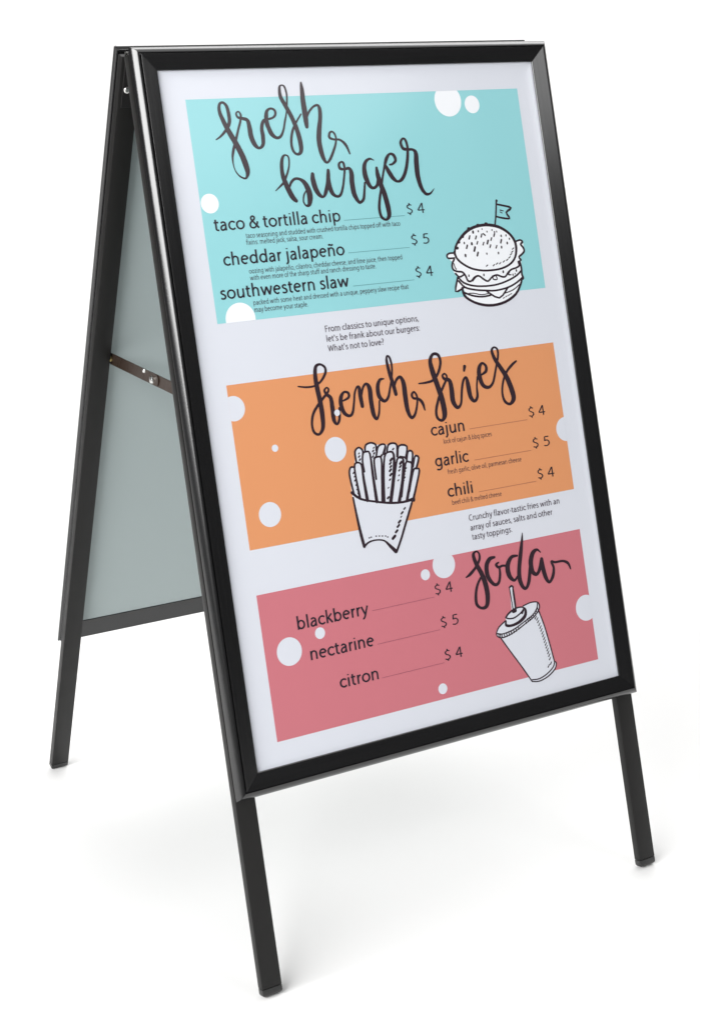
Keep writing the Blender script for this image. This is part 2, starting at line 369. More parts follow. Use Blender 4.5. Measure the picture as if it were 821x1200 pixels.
# ------------------------------------------------------------------ poster
DATA = {
 'fresh burger': [[[102.2, 121.6, 1.59], [110.1, 117.0, 2.9], [118.6, 109.3, 4.0], [124.5, 100.5, 4.95], [125.4, 89.2, 5.13], [123.8, 78.5, 4.45], [118.8, 73.8, 3.36], [113.8, 76.6, 3.8], [112.8, 86.3, 5.13], [116.6, 98.6, 6.27], [122.5, 112.7, 7.39], [129.4, 126.8, 7.77], [136.0, 142.6, 8.16], [140.0, 157.5, 8.16], [140.9, 166.6, 6.19], [137.5, 173.2, 2.94], [132.1, 172.6, 2.44], [126.0, 167.4, 1.83], [122.4, 159.1, 1.47], [121.9, 147.6, 2.54], [124.8, 136.4, 3.89], [131.0, 122.0, 3.52], [136.4, 109.2, 3.17], [141.3, 97.9, 3.21], [142.6, 90.6, 2.97], [140.0, 86.4, 2.06], [136.4, 88.7, 2.5], [137.8, 93.7, 3.26], [144.4, 95.6, 4.14], [151.3, 98.3, 5.21], [153.0, 108.2, 6.71], [153.4, 119.7, 7.1], [157.2, 130.5, 6.34], [162.9, 135.2, 3.63], [169.1, 131.0, 4.95], [170.8, 120.4, 5.94], [170.8, 108.9, 5.15], [174.7, 100.0, 4.4], [180.9, 98.1, 3.22], [188.7, 96.4, 2.91], [193.3, 92.9, 3.52], [194.1, 88.0, 3.44], [191.5, 84.9, 3.24], [186.9, 84.1, 2.9], [181.7, 87.5, 4.54], [179.5, 95.2, 6.21]], [[179.5, 95.2, 5.62], [179.5, 102.6, 6.41], [181.0, 109.3, 6.45], [184.3, 117.7, 6.39], [190.9, 122.9, 4.11], [197.8, 120.7, 3.72], [203.1, 111.8, 2.9], [206.5, 102.0, 2.94], [210.7, 90.5, 2.22], [213.3, 79.0, 2.63], [215.0, 65.7, 2.67], [213.1, 55.7, 2.7], [208.7, 53.6, 1.95], [205.5, 57.2, 3.72], [205.3, 68.8, 5.37], [210.1, 79.7, 6.15], [217.1, 94.9, 6.17], [222.8, 112.6, 6.56], [225.5, 131.1, 6.91], [224.2, 142.7, 5.48], [218.3, 146.1, 3.39], [213.0, 141.3, 3.83], [211.7, 130.5, 3.78], [215.6, 115.7, 3.66], [222.8, 104.3, 2.83], [232.3, 93.0, 2.1]], [[239.1, 51.1, 2.89], [239.1, 61.2, 6.1], [238.4, 75.1, 7.39], [238.6, 90.4, 8.04], [238.6, 102.9, 7.07], [238.6, 109.9, 5.46]], [[241.2, 96.8, 2.7], [245.5, 89.9, 3.21], [253.0, 83.6, 3.04], [259.7, 82.0, 3.64], [262.1, 87.7, 5.54], [260.8, 99.6, 6.07], [256.5, 116.2, 7.32], [254.2, 130.1, 7.42], [255.1, 144.1, 7.16], [258.1, 155.5, 5.2], [262.3, 159.2, 3.03], [268.1, 153.9, 3.9], [274.6, 143.6, 3.7], [279.4, 134.0, 3.16], [280.9, 127.0, 2.62], [279.2, 120.6, 2.95], [275.6, 118.1, 2.55], [271.9, 120.3, 3.38], [271.0, 125.9, 3.91], [277.1, 128.7, 2.93], [286.6, 129.8, 3.05], [294.5, 136.8, 4.27], [299.0, 149.0, 2.32]], [[178.4, 192.3, 1.22], [185.2, 187.4, 2.46], [192.2, 181.7, 3.19], [198.6, 171.5, 2.97], [203.4, 160.3, 2.38], [204.3, 149.7, 2.45], [200.5, 146.2, 2.17], [195.8, 148.6, 3.86], [192.8, 156.8, 5.11], [191.7, 168.8, 5.88], [193.4, 179.5, 6.96], [198.0, 193.5, 7.66], [202.5, 202.9, 7.26], [206.7, 207.4, 5.12]], [[199.7, 188.3, 2.95], [203.3, 182.4, 3.8], [209.1, 178.4, 3.59], [216.0, 179.0, 3.88], [223.0, 184.3, 6.6], [227.4, 194.4, 8.12], [228.1, 204.4, 8.38], [225.5, 213.4, 5.58], [220.6, 214.7, 2.62], [217.5, 209.1, 2.1], [219.4, 200.8, 2.36], [223.8, 195.0, 1.96]], [[237.0, 173.5, 5.27], [236.5, 181.9, 7.43], [238.9, 194.3, 7.45], [243.7, 202.3, 5.52], [248.7, 204.5, 3.33], [253.1, 199.0, 5.41], [258.0, 187.8, 5.89], [260.6, 177.1, 5.97], [261.8, 169.8, 4.59]], [[261.5, 171.8, 3.55], [260.0, 186.3, 6.79], [262.8, 199.6, 6.07], [269.0, 205.1, 3.86], [275.5, 203.5, 3.9], [280.7, 193.7, 3.48], [284.5, 181.5, 3.18], [287.3, 170.1, 3.22], [286.9, 161.5, 3.63], [283.3, 159.5, 2.44], [279.6, 162.7, 3.85], [280.5, 168.2, 4.21], [286.5, 169.6, 3.43], [294.7, 168.9, 4.43], [297.2, 176.0, 6.91], [296.0, 188.4, 7.61], [297.0, 204.0, 7.28], [301.7, 213.9, 5.08], [305.3, 215.5, 3.89], [310.6, 211.1, 4.17], [313.6, 200.4, 3.59], [316.1, 189.6, 2.88]], [[335.2, 159.7, 1.33], [329.2, 157.5, 3.09], [322.2, 161.1, 4.67], [318.4, 169.5, 6.52], [318.7, 182.0, 7.73], [323.1, 193.9, 5.81], [328.9, 197.4, 4.05], [335.0, 193.8, 4.45], [338.4, 184.6, 4.66]], [[338.0, 170.5, 4.07], [338.3, 179.9, 6.67], [340.8, 192.6, 7.43], [344.8, 207.0, 7.81], [347.4, 224.4, 7.8], [347.3, 236.2, 6.52], [341.8, 241.6, 3.41], [335.1, 237.7, 4.38], [333.2, 226.6, 4.41], [336.1, 212.7, 3.98], [341.3, 197.3, 3.61], [346.2, 181.9, 3.24], [350.6, 170.3, 3.58], [355.7, 158.8, 5.22], [362.3, 152.5, 3.41], [368.4, 154.7, 4.78], [370.0, 161.9, 4.38], [364.6, 166.3, 3.17], [359.8, 167.2, 2.48]], [[353.2, 168.1, 3.73], [356.5, 176.2, 6.69], [362.3, 185.9, 6.2], [368.9, 190.7, 3.52], [376.9, 187.5, 5.05], [384.5, 176.1, 5.05], [389.9, 160.5, 4.82], [392.6, 144.7, 4.16], [390.6, 134.3, 3.78], [386.2, 132.6, 3.15], [382.5, 138.0, 4.5], [384.9, 145.7, 4.76], [392.1, 147.6, 3.92], [400.5, 148.3, 3.8], [404.8, 153.3, 6.5], [403.5, 167.5, 7.96], [402.8, 185.0, 7.62], [405.8, 201.1, 6.09], [411.8, 210.2, 4.62], [419.4, 210.2, 2.88], [426.6, 203.9, 0.85]]],
 'french fries': [[[170.0, 450.4, 1.92], [181.7, 452.7, 2.68], [193.9, 452.6, 2.7], [204.7, 447.7, 3.27], [213.0, 438.0, 3.89], [213.8, 430.3, 3.5], [207.3, 425.3, 3.1], [200.2, 427.8, 4.68], [197.5, 440.1, 6.16], [197.9, 455.6, 7.04], [199.4, 473.2, 7.05], [199.9, 490.7, 7.05], [198.2, 507.9, 5.68], [191.3, 516.3, 3.53], [184.1, 512.8, 3.82], [182.5, 502.0, 3.5], [186.4, 489.0, 3.86], [195.2, 478.5, 3.76], [205.7, 469.2, 3.72], [212.1, 464.1, 3.36], [214.6, 459.6, 3.11], [212.1, 456.9, 2.31], [208.2, 460.4, 3.53], [210.7, 465.9, 4.28], [216.0, 471.4, 5.73], [216.5, 485.1, 6.66], [216.2, 500.6, 5.75], [220.1, 506.5, 3.47], [224.7, 500.7, 3.98], [227.1, 486.4, 3.56]], [[233.5, 477.5, 1.99], [243.2, 473.8, 3.8], [243.7, 468.0, 3.91], [237.7, 465.9, 3.15], [232.2, 471.4, 5.7], [230.2, 480.9, 6.25], [233.2, 493.0, 5.66], [240.3, 498.2, 3.88], [246.1, 494.7, 3.94], [250.5, 481.5, 3.13], [253.3, 470.1, 3.12], [257.6, 462.4, 2.96], [261.4, 462.8, 4.94], [261.7, 475.0, 6.35], [262.5, 487.9, 5.44]], [[263.8, 473.3, 2.69], [267.8, 463.0, 3.51], [273.5, 459.2, 3.99], [277.6, 466.2, 6.84], [277.1, 482.9, 6.85], [278.1, 500.7, 6.36], [282.2, 507.6, 3.92], [287.0, 499.9, 3.18], [290.1, 484.5, 2.75]], [[301.9, 455.6, 1.97], [295.4, 456.4, 4.25], [290.6, 464.7, 5.94], [290.7, 477.6, 6.36], [297.6, 485.4, 4.38], [304.6, 481.3, 4.0], [309.7, 469.0, 3.2], [315.6, 451.8, 2.77], [317.2, 438.1, 3.25], [315.4, 427.9, 3.2], [311.7, 426.0, 2.61], [310.3, 433.3, 4.17], [312.2, 449.5, 5.56], [315.2, 463.7, 6.02], [317.5, 478.3, 5.57]], [[316.9, 467.9, 2.72], [321.3, 459.5, 3.94], [328.2, 456.3, 4.62], [332.1, 465.7, 7.01], [331.9, 483.6, 7.49], [332.4, 501.7, 6.53], [336.5, 512.6, 4.73], [342.8, 510.0, 4.05], [348.5, 497.7, 3.27], [350.5, 485.9, 3.3], [346.9, 479.1, 2.92], [342.6, 482.0, 3.73], [344.3, 487.2, 3.44], [352.3, 489.2, 3.81], [357.8, 495.2, 4.63], [360.1, 505.2, 2.35]], [[356.4, 468.6, 1.99], [368.4, 468.6, 3.19], [380.8, 466.4, 3.81], [390.9, 456.5, 4.16], [396.4, 443.0, 4.33], [393.7, 433.0, 4.53], [385.5, 431.6, 4.21], [379.9, 440.1, 6.19], [381.4, 455.4, 8.11], [386.4, 476.2, 8.11], [390.4, 494.9, 8.63], [391.3, 515.2, 8.16], [385.6, 523.0, 4.1], [378.6, 518.6, 4.21], [378.6, 507.5, 4.28], [386.4, 490.3, 4.2], [396.0, 476.3, 3.7], [403.2, 466.0, 3.35], [400.8, 460.1, 2.58], [396.5, 462.2, 3.34], [398.8, 467.1, 4.43], [406.8, 470.5, 6.09], [408.3, 482.9, 7.75], [408.0, 499.1, 7.71], [413.7, 508.7, 4.98], [420.7, 503.7, 3.81], [424.8, 486.9, 3.87], [429.7, 473.2, 3.79], [435.3, 469.4, 3.66], [436.6, 480.1, 7.35], [438.0, 496.6, 6.8], [443.5, 503.5, 4.47], [449.4, 498.0, 4.38], [450.9, 483.9, 2.95], [454.1, 470.9, 2.94]], [[461.5, 468.7, 2.6], [469.8, 464.5, 4.7], [471.0, 457.5, 4.42], [465.5, 452.7, 3.67], [459.6, 458.2, 6.29], [457.7, 469.3, 7.42], [461.5, 483.1, 6.15], [470.8, 487.3, 4.51], [479.5, 481.1, 3.84], [487.1, 463.4, 3.45], [494.0, 445.6, 3.49], [494.3, 436.3, 3.48], [489.2, 432.7, 2.46], [484.6, 437.3, 4.5], [487.6, 449.0, 5.91], [495.4, 462.3, 6.83], [504.1, 477.8, 7.94], [509.7, 497.1, 8.56], [510.2, 508.6, 7.49], [502.7, 514.9, 4.12], [494.7, 509.8, 4.38], [492.6, 497.1, 3.52], [497.2, 481.1, 3.45], [505.7, 468.7, 3.79], [516.1, 460.5, 4.08], [524.1, 456.2, 2.66]], [[435.2, 454.0, 5.32], [433.2, 459.7, 3.38]]],
 'soda': [[[388.2, 741.8, 1.81], [396.5, 738.1, 4.64], [406.7, 730.4, 3.85], [414.2, 721.2, 4.01], [414.9, 712.9, 2.96], [410.4, 709.4, 2.53], [405.3, 713.3, 5.03], [407.6, 725.3, 6.38], [414.9, 742.4, 7.37], [418.7, 757.8, 8.02], [419.1, 774.8, 7.61], [414.9, 786.7, 5.84], [405.8, 787.5, 3.75], [399.3, 780.6, 4.91], [400.4, 767.1, 4.53], [405.0, 755.3, 3.99], [411.5, 747.0, 3.45]], [[439.8, 722.4, 3.45], [431.0, 723.7, 6.12], [424.4, 732.4, 7.1], [424.4, 747.2, 6.93], [432.6, 759.3, 4.84], [440.5, 758.6, 4.4], [445.0, 747.7, 4.1], [445.4, 738.2, 3.07]], [[445.4, 730.8, 2.31], [440.5, 733.1, 4.09], [444.2, 737.4, 3.79], [450.9, 736.4, 3.38], [458.5, 737.8, 2.93]], [[478.3, 726.9, 2.99], [468.2, 727.3, 5.19], [459.8, 737.6, 7.72], [460.0, 751.4, 7.52], [467.2, 759.8, 4.23], [473.7, 756.0, 3.33]], [[492.5, 697.2, 1.3], [489.1, 710.5, 4.69], [484.1, 726.8, 6.76], [478.7, 745.1, 6.76], [477.0, 759.8, 7.23], [480.3, 771.1, 5.86], [485.8, 774.2, 4.61], [491.6, 766.7, 5.72], [496.0, 752.5, 5.24], [498.7, 740.1, 3.67]], [[518.9, 728.9, 1.86], [513.3, 724.3, 3.84], [505.1, 728.3, 7.11], [499.8, 740.2, 7.87], [500.7, 753.3, 7.08], [507.3, 758.3, 4.85], [513.9, 751.3, 5.7], [518.3, 741.3, 5.78]], [[519.3, 738.9, 5.8], [519.6, 752.3, 7.35], [522.1, 765.7, 6.67], [527.2, 773.1, 4.31], [534.7, 765.8, 5.25], [538.1, 754.5, 4.26], [535.6, 745.4, 4.21], [542.1, 747.2, 3.42], [555.6, 747.8, 3.43], [564.3, 752.5, 4.4], [567.5, 761.2, 2.09]]],
 'burger_fill': [[[446.6, 294.0], [450.2, 285.5], [459.3, 275.6], [473.7, 266.1], [489.6, 261.0], [505.0, 259.8], [519.8, 262.3], [532.1, 266.7], [543.9, 274.7], [550.8, 285.9], [560.7, 286.1], [565.5, 290.6], [565.4, 301.4], [557.7, 309.8], [557.4, 324.1], [556.8, 340.3], [551.9, 348.8], [542.0, 361.4], [527.3, 369.8], [511.3, 373.7], [491.9, 372.8], [471.2, 367.8], [455.8, 357.9], [452.0, 345.3], [438.2, 349.0], [445.2, 330.7], [438.1, 318.7], [439.4, 307.4], [433.6, 302.1], [432.2, 297.7], [437.3, 295.0]]],
 'burger': [[[445.4, 297.4, 3.35], [448.8, 287.1, 3.26], [458.1, 276.4, 4.12], [471.5, 266.8, 4.4], [487.4, 261.4, 4.25], [504.9, 260.2, 4.31], [520.8, 262.7, 4.51], [533.1, 267.7, 4.26], [543.8, 275.6, 3.96], [550.8, 285.9, 4.15], [552.2, 296.8, 4.16], [548.3, 309.1, 3.4], [539.8, 317.3, 3.08], [526.8, 322.5, 2.89], [511.1, 324.6, 2.85], [489.5, 323.9, 2.89], [470.9, 319.5, 3.01], [456.3, 311.4, 3.17], [447.8, 302.8, 3.35], [445.6, 293.9, 3.42]], [[445.3, 295.6, 2.59], [436.9, 295.3, 2.57], [432.2, 298.1, 3.03], [434.0, 302.1, 2.73], [444.1, 302.5, 2.59]], [[553.9, 287.1, 2.64], [560.8, 285.8, 2.71], [564.7, 288.8, 3.3], [560.8, 292.1, 3.29], [564.4, 296.8, 3.27], [565.2, 302.3, 3.21], [560.5, 306.4, 2.88], [555.1, 309.6, 3.2], [557.4, 314.3, 3.24]], [[443.4, 304.2, 2.96], [438.8, 310.9, 3.07], [439.3, 318.3, 3.05], [446.1, 321.6, 2.71], [453.7, 323.0, 2.82], [458.3, 328.3, 3.09], [461.3, 335.9, 2.99], [466.9, 336.9, 2.63], [473.0, 332.2, 2.69], [480.8, 330.6, 2.7], [488.5, 336.2, 2.88], [495.5, 339.4, 2.6], [503.3, 334.2, 2.71], [512.0, 332.0, 2.64], [520.1, 335.3, 2.72], [526.3, 335.5, 2.7], [531.4, 330.9, 2.88], [538.2, 326.5, 2.71], [547.3, 324.7, 2.68], [552.9, 322.0, 3.12], [552.5, 316.6, 3.28]], [[442.4, 324.3, 2.96], [447.9, 329.5, 2.66], [455.7, 327.2, 2.61]], [[441.7, 310.2, 1.71], [442.9, 315.6, 1.7], [444.5, 318.3, 1.67]], [[554.9, 315.9, 3.29], [556.2, 325.8, 3.29], [555.5, 334.8, 3.29], [557.2, 340.3, 3.27], [554.3, 341.8, 2.79]], [[445.7, 329.8, 2.97], [453.9, 338.1, 2.84], [468.9, 343.6, 2.67], [490.0, 346.0, 2.61], [511.9, 345.3, 2.61], [532.3, 340.8, 2.66], [546.5, 335.4, 2.77], [555.4, 329.4, 2.87]], [[445.9, 335.1, 2.98], [454.9, 344.7, 2.82], [472.1, 349.7, 2.67], [488.9, 352.1, 2.64], [506.0, 353.7, 2.61], [528.3, 351.2, 2.64], [544.8, 345.5, 2.74], [555.8, 339.3, 2.81]], [[445.5, 328.9, 3.07], [438.2, 349.0, 3.07], [453.4, 344.5, 2.61]], [[490.5, 353.2, 2.86], [510.6, 364.7, 2.61], [527.9, 351.2, 2.89]], [[450.1, 345.1, 3.42], [451.9, 355.8, 3.89], [463.1, 364.8, 3.6], [479.2, 371.2, 3.91], [498.2, 373.9, 3.8], [520.5, 371.0, 3.88], [539.7, 362.0, 3.68], [550.9, 348.7, 3.39], [554.6, 340.1, 2.9]], [[451.6, 351.4, 2.76], [464.5, 357.0, 2.7], [481.1, 360.3, 2.62], [496.3, 359.5, 2.6]], [[453.3, 353.8, 1.41], [467.1, 354.0, 1.43], [481.5, 357.5, 1.43], [494.7, 356.5, 1.42]], [[519.2, 359.3, 1.44], [536.4, 355.5, 1.72], [549.1, 348.6, 1.53]], [[469.2, 337.1, 1.8], [476.4, 331.6, 1.72], [481.8, 331.2, 1.65]], [[504.5, 332.6, 2.05], [504.9, 337.6, 1.9], [511.4, 338.1, 1.86], [510.1, 332.7, 2.05]], [[534.8, 329.4, 1.94], [531.9, 333.1, 2.06], [536.2, 333.8, 1.71]], [[529.6, 227.3, 4.0], [528.8, 229.0, 2.91], [525.1, 246.6, 2.62], [521.1, 260.9, 2.61]], [[528.3, 232.2, 2.75], [540.9, 235.1, 2.79], [553.0, 239.1, 3.29], [543.6, 245.1, 3.2], [548.0, 253.8, 2.88], [534.7, 252.2, 2.72], [524.6, 249.4, 2.77]], [[533.3, 240.9, 1.52], [538.6, 242.5, 1.53]], [[532.7, 243.5, 1.31], [536.3, 245.2, 1.31]], [[481.6, 267.8, 3.12], [481.5, 269.7, 3.12]], [[490.7, 267.6, 2.09], [490.6, 268.8, 2.09]], [[505.5, 269.2, 1.84], [505.5, 270.3, 1.84]], [[514.5, 267.6, 1.85], [514.4, 268.7, 1.85]], [[518.3, 270.8, 2.11], [518.2, 272.1, 2.11]], [[522.1, 270.4, 1.85], [522.0, 271.5, 1.85]], [[528.8, 276.8, 2.39], [528.8, 278.2, 2.39]], [[537.4, 276.8, 2.13], [537.3, 278.1, 2.13]], [[542.6, 282.0, 2.14], [542.6, 283.3, 2.14]], [[476.7, 283.9, 3.12], [476.6, 285.8, 3.11]], [[537.7, 287.7, 2.67], [537.6, 289.3, 2.67]], [[526.9, 292.8, 2.65], [526.8, 294.4, 2.65]], [[463.3, 299.6, 3.1], [463.2, 301.5, 3.1]], [[499.9, 300.1, 2.1], [499.9, 301.4, 2.1]], [[520.1, 300.7, 2.38], [520.0, 302.2, 2.38]], [[464.1, 282.3, 2.32], [464.1, 283.7, 2.32]], [[497.5, 265.2, 1.57], [497.5, 266.1, 1.57]], [[464.1, 328.4, 2.32], [464.0, 329.8, 2.32]], [[489.7, 329.3, 2.35], [489.6, 330.8, 2.35]], [[523.7, 327.7, 2.65], [523.6, 329.3, 2.65]], [[546.8, 327.9, 2.41], [546.7, 329.4, 2.41]], [[539.8, 333.5, 2.13], [539.8, 334.8, 2.13]], [[543.8, 332.4, 1.6], [543.7, 333.4, 1.6]], [[475.2, 273.8, 2.5], [473.2, 277.9, 2.5]], [[486.2, 274.8, 2.3], [484.2, 278.5, 2.3]], [[496.0, 272.8, 2.31], [494.1, 276.6, 2.3]], [[518.0, 273.5, 2.33], [516.1, 277.3, 2.33]], [[487.2, 282.6, 2.08], [485.3, 286.0, 2.08]], [[497.4, 284.6, 2.09], [495.5, 288.0, 2.09]], [[505.2, 282.4, 2.75], [503.1, 286.8, 2.75]], [[512.0, 279.1, 2.1], [510.1, 282.6, 2.1]], [[528.4, 283.0, 2.56], [526.4, 287.2, 2.56]], [[468.7, 286.5, 2.5], [466.7, 290.6, 2.5]], [[481.4, 290.1, 3.16], [479.2, 295.3, 3.16]], [[508.6, 289.0, 2.1], [506.7, 292.4, 2.1]], [[519.0, 290.7, 2.11], [517.1, 294.1, 2.11]], [[485.2, 297.9, 2.73], [483.1, 302.3, 2.73]], [[498.5, 272.3, 2.19], [501.5, 274.8, 2.19]], [[495.9, 318.5, 1.52], [498.5, 316.8, 1.52]], [[507.7, 318.8, 1.53], [510.4, 317.1, 1.53]], [[513.5, 317.0, 1.53], [516.2, 315.2, 1.53]], [[519.0, 316.9, 1.53], [521.7, 315.1, 1.53]], [[525.9, 314.9, 1.53], [528.6, 313.2, 1.54]], [[532.1, 313.1, 1.54], [534.9, 311.4, 1.54]], [[536.7, 309.9, 1.54], [539.4, 308.2, 1.54]], [[540.0, 305.7, 1.54], [542.8, 304.0, 1.54]], [[542.8, 302.4, 1.54], [545.6, 300.6, 1.54]], [[544.9, 298.0, 1.54], [547.7, 296.3, 1.54]], [[517.0, 365.9, 1.23], [519.6, 364.9, 1.23]], [[521.7, 364.2, 1.23], [524.3, 363.1, 1.23]], [[526.3, 362.8, 1.23], [528.9, 361.8, 1.23]], [[530.3, 361.4, 1.23], [532.9, 360.4, 1.23]], [[474.4, 263.5, 4.3], [476.1, 263.6, 4.3]], [[461.5, 273.7, 4.28], [463.2, 273.8, 4.28]], [[453.9, 280.8, 4.27], [455.6, 281.0, 4.28]], [[490.7, 259.9, 4.31], [492.4, 260.0, 4.31]], [[504.9, 258.7, 4.33], [506.7, 258.9, 4.33]], [[449.8, 289.0, 4.27], [451.5, 289.1, 4.27]]],
 'fries_fill': [[[229.3, 568.0], [236.5, 566.6], [238.3, 561.0], [242.1, 544.7], [248.0, 541.4], [254.0, 546.4], [258.5, 540.3], [267.2, 538.1], [275.4, 541.8], [285.3, 542.3], [293.9, 544.3], [301.1, 543.1], [308.4, 547.2], [323.0, 550.5], [324.8, 557.6], [331.6, 559.7], [333.6, 565.7], [339.3, 568.5], [334.3, 582.4], [337.4, 585.4], [330.3, 603.2], [320.7, 624.0], [308.6, 647.6], [283.7, 688.5], [277.1, 679.8], [270.5, 671.9], [261.2, 668.3], [245.5, 667.7], [234.9, 672.7], [231.2, 653.6], [227.6, 611.2], [227.6, 599.5], [227.4, 582.8]]],
 'fries': [[[230.4, 600.0, 2.98], [228.5, 584.6, 2.98], [228.1, 572.9, 2.99], [231.1, 566.3, 2.82], [236.0, 566.5, 2.58]], [[236.9, 569.1, 3.0], [237.2, 582.6, 3.0], [238.8, 608.0, 4.15]], [[236.9, 569.1, 2.99], [238.6, 562.7, 2.89], [243.6, 561.4, 2.62], [248.4, 565.8, 2.99], [248.6, 584.3, 4.17], [249.7, 613.0, 5.1]], [[251.2, 574.6, 3.02], [250.7, 561.1, 3.02], [253.3, 550.5, 2.95], [258.5, 548.9, 2.61], [263.7, 552.8, 3.02], [263.6, 583.1, 4.2], [263.9, 616.9, 5.14]], [[267.9, 587.1, 3.04], [268.7, 561.9, 3.03], [275.3, 558.1, 2.61], [280.2, 561.9, 3.05], [277.5, 585.2, 3.76], [273.1, 618.3, 4.7]], [[275.5, 618.7, 3.76], [280.2, 585.6, 3.06], [285.8, 559.3, 3.03], [293.7, 554.1, 2.63], [300.5, 558.8, 3.79], [295.6, 587.8, 5.21], [285.5, 620.2, 5.65]], [[291.4, 604.2, 3.06], [297.0, 588.0, 3.07], [304.6, 566.2, 3.03], [310.6, 564.5, 2.64], [314.3, 568.4, 3.82], [308.5, 594.8, 4.28], [298.8, 622.3, 5.2]], [[303.5, 616.2, 3.09], [309.8, 595.0, 3.09], [317.2, 573.1, 3.05], [322.8, 571.8, 2.67], [327.2, 576.2, 3.85], [320.9, 596.7, 3.82], [311.3, 622.5, 4.75]], [[316.8, 611.4, 3.09], [322.3, 596.9, 3.09], [328.6, 583.3, 3.02], [333.8, 582.5, 2.66], [337.4, 585.4, 3.14], [330.3, 603.2, 3.1], [320.7, 624.0, 3.8]], [[241.0, 559.7, 3.0], [241.3, 546.3, 2.98], [247.9, 541.8, 2.59], [253.0, 546.3, 2.95], [252.6, 552.1, 3.02]], [[256.6, 548.4, 3.01], [258.9, 540.3, 2.87], [267.2, 538.1, 2.6], [274.5, 541.6, 2.94], [274.2, 549.2, 3.05]], [[272.7, 558.3, 3.02], [277.4, 545.4, 2.95], [285.3, 542.3, 2.62], [289.3, 545.4, 3.07], [285.1, 555.0, 4.66]], [[290.8, 553.2, 3.05], [293.8, 545.1, 2.92], [301.1, 543.1, 2.63], [307.5, 547.0, 3.07], [305.3, 562.0, 3.09]], [[306.5, 562.2, 3.08], [310.3, 548.3, 2.86], [323.0, 550.5, 3.05], [318.3, 566.4, 3.1]], [[319.2, 570.8, 3.09], [323.8, 557.8, 2.95], [330.6, 559.6, 3.1], [327.6, 573.7, 3.12]], [[328.3, 579.0, 3.1], [333.6, 565.7, 2.96], [339.3, 568.5, 3.14], [332.9, 582.2, 3.09]], [[309.9, 562.7, 2.65], [316.6, 564.5, 2.66]], [[227.6, 599.5, 4.22], [239.5, 609.7, 3.27], [260.0, 616.3, 2.81], [282.9, 621.8, 3.21], [304.6, 624.0, 3.24], [322.1, 622.1, 4.52]], [[318.7, 623.6, 4.86], [321.8, 623.8, 4.87]], [[228.4, 606.4, 2.75], [230.4, 635.1, 3.67], [232.6, 657.2, 4.58], [234.9, 672.7, 4.58]], [[318.1, 627.3, 3.31], [303.6, 653.6, 3.29], [293.4, 672.3, 3.28], [283.3, 688.4, 3.26]], [[234.9, 672.7, 3.41], [243.5, 668.2, 2.48], [255.4, 667.4, 1.99], [266.8, 670.4, 2.47], [274.4, 678.5, 4.34], [282.4, 687.4, 5.66]], [[304.3, 633.7, 2.23], [306.6, 632.0, 2.23]], [[299.2, 639.0, 2.67], [302.0, 637.0, 2.67]], [[297.5, 643.6, 1.56], [299.1, 642.5, 1.56]], [[293.1, 650.2, 3.11], [296.3, 647.9, 3.12]], [[290.2, 655.7, 3.11], [293.4, 653.3, 3.11]], [[286.3, 662.3, 3.11], [289.5, 660.0, 3.11]], [[280.4, 669.8, 3.99], [284.5, 666.8, 4.0]], [[244.0, 662.8, 1.79], [244.8, 662.9, 1.79]], [[247.0, 662.3, 1.79], [247.8, 662.4, 1.79]], [[254.9, 662.2, 1.79], [255.7, 662.4, 1.79]], [[259.7, 662.9, 1.79], [260.5, 663.0, 1.79]], [[264.5, 663.7, 1.8], [265.3, 663.8, 1.8]], [[269.4, 664.5, 1.8], [270.1, 664.6, 1.8]], [[272.4, 666.3, 1.8], [273.2, 666.4, 1.8]], [[296.9, 563.7, 3.54], [294.0, 566.0, 3.54]], [[294.3, 568.8, 2.65], [292.1, 570.5, 2.65]], [[294.4, 573.1, 2.65], [292.2, 574.8, 2.65]], [[293.0, 577.8, 3.1], [290.4, 579.8, 3.1]], [[292.8, 583.7, 3.1], [290.2, 585.7, 3.1]], [[290.0, 590.4, 2.21], [288.1, 591.8, 2.21]], [[285.5, 601.0, 1.55], [284.3, 602.0, 1.55]], [[283.4, 613.8, 2.66], [281.2, 615.5, 2.66]], [[311.3, 570.0, 3.56], [308.4, 572.3, 3.56]], [[309.3, 575.2, 2.67], [307.1, 576.9, 2.67]], [[306.7, 580.1, 2.22], [304.9, 581.5, 2.22]], [[305.0, 586.8, 1.78], [303.5, 588.0, 1.78]], [[302.7, 593.3, 1.78], [301.3, 594.4, 1.78]], [[317.3, 579.2, 2.01], [315.6, 580.4, 2.01]], [[315.2, 583.1, 2.01], [313.5, 584.4, 2.01]], [[313.5, 587.1, 2.01], [311.8, 588.4, 2.01]], [[313.2, 591.3, 2.01], [311.5, 592.6, 2.01]], [[311.0, 595.4, 1.78], [309.6, 596.5, 1.78]], [[235.7, 573.1, 2.17], [233.9, 574.6, 2.17]], [[236.0, 578.4, 1.73], [234.6, 579.5, 1.73]], [[236.3, 583.3, 2.17], [234.5, 584.7, 2.17]], [[237.3, 589.3, 2.17], [235.5, 590.7, 2.17]], [[237.8, 595.2, 2.17], [236.0, 596.6, 2.17]], [[239.1, 600.3, 2.61], [236.9, 602.0, 2.61]], [[271.6, 544.8, 1.75], [270.1, 545.9, 1.75]], [[270.1, 548.6, 2.19], [268.3, 550.1, 2.19]], [[271.1, 552.1, 2.19], [269.3, 553.6, 2.19]], [[268.5, 556.0, 2.19], [266.7, 557.4, 2.19]], [[270.5, 558.0, 2.19], [268.7, 559.4, 2.19]], [[247.7, 549.0, 1.74], [246.3, 550.2, 1.74]], [[247.4, 553.0, 2.17], [245.6, 554.5, 2.17]], [[248.0, 557.3, 2.17], [246.2, 558.7, 2.17]], [[301.7, 550.5, 2.21], [299.8, 551.9, 2.21]], [[282.0, 556.7, 3.08], [279.4, 558.7, 3.08]]],
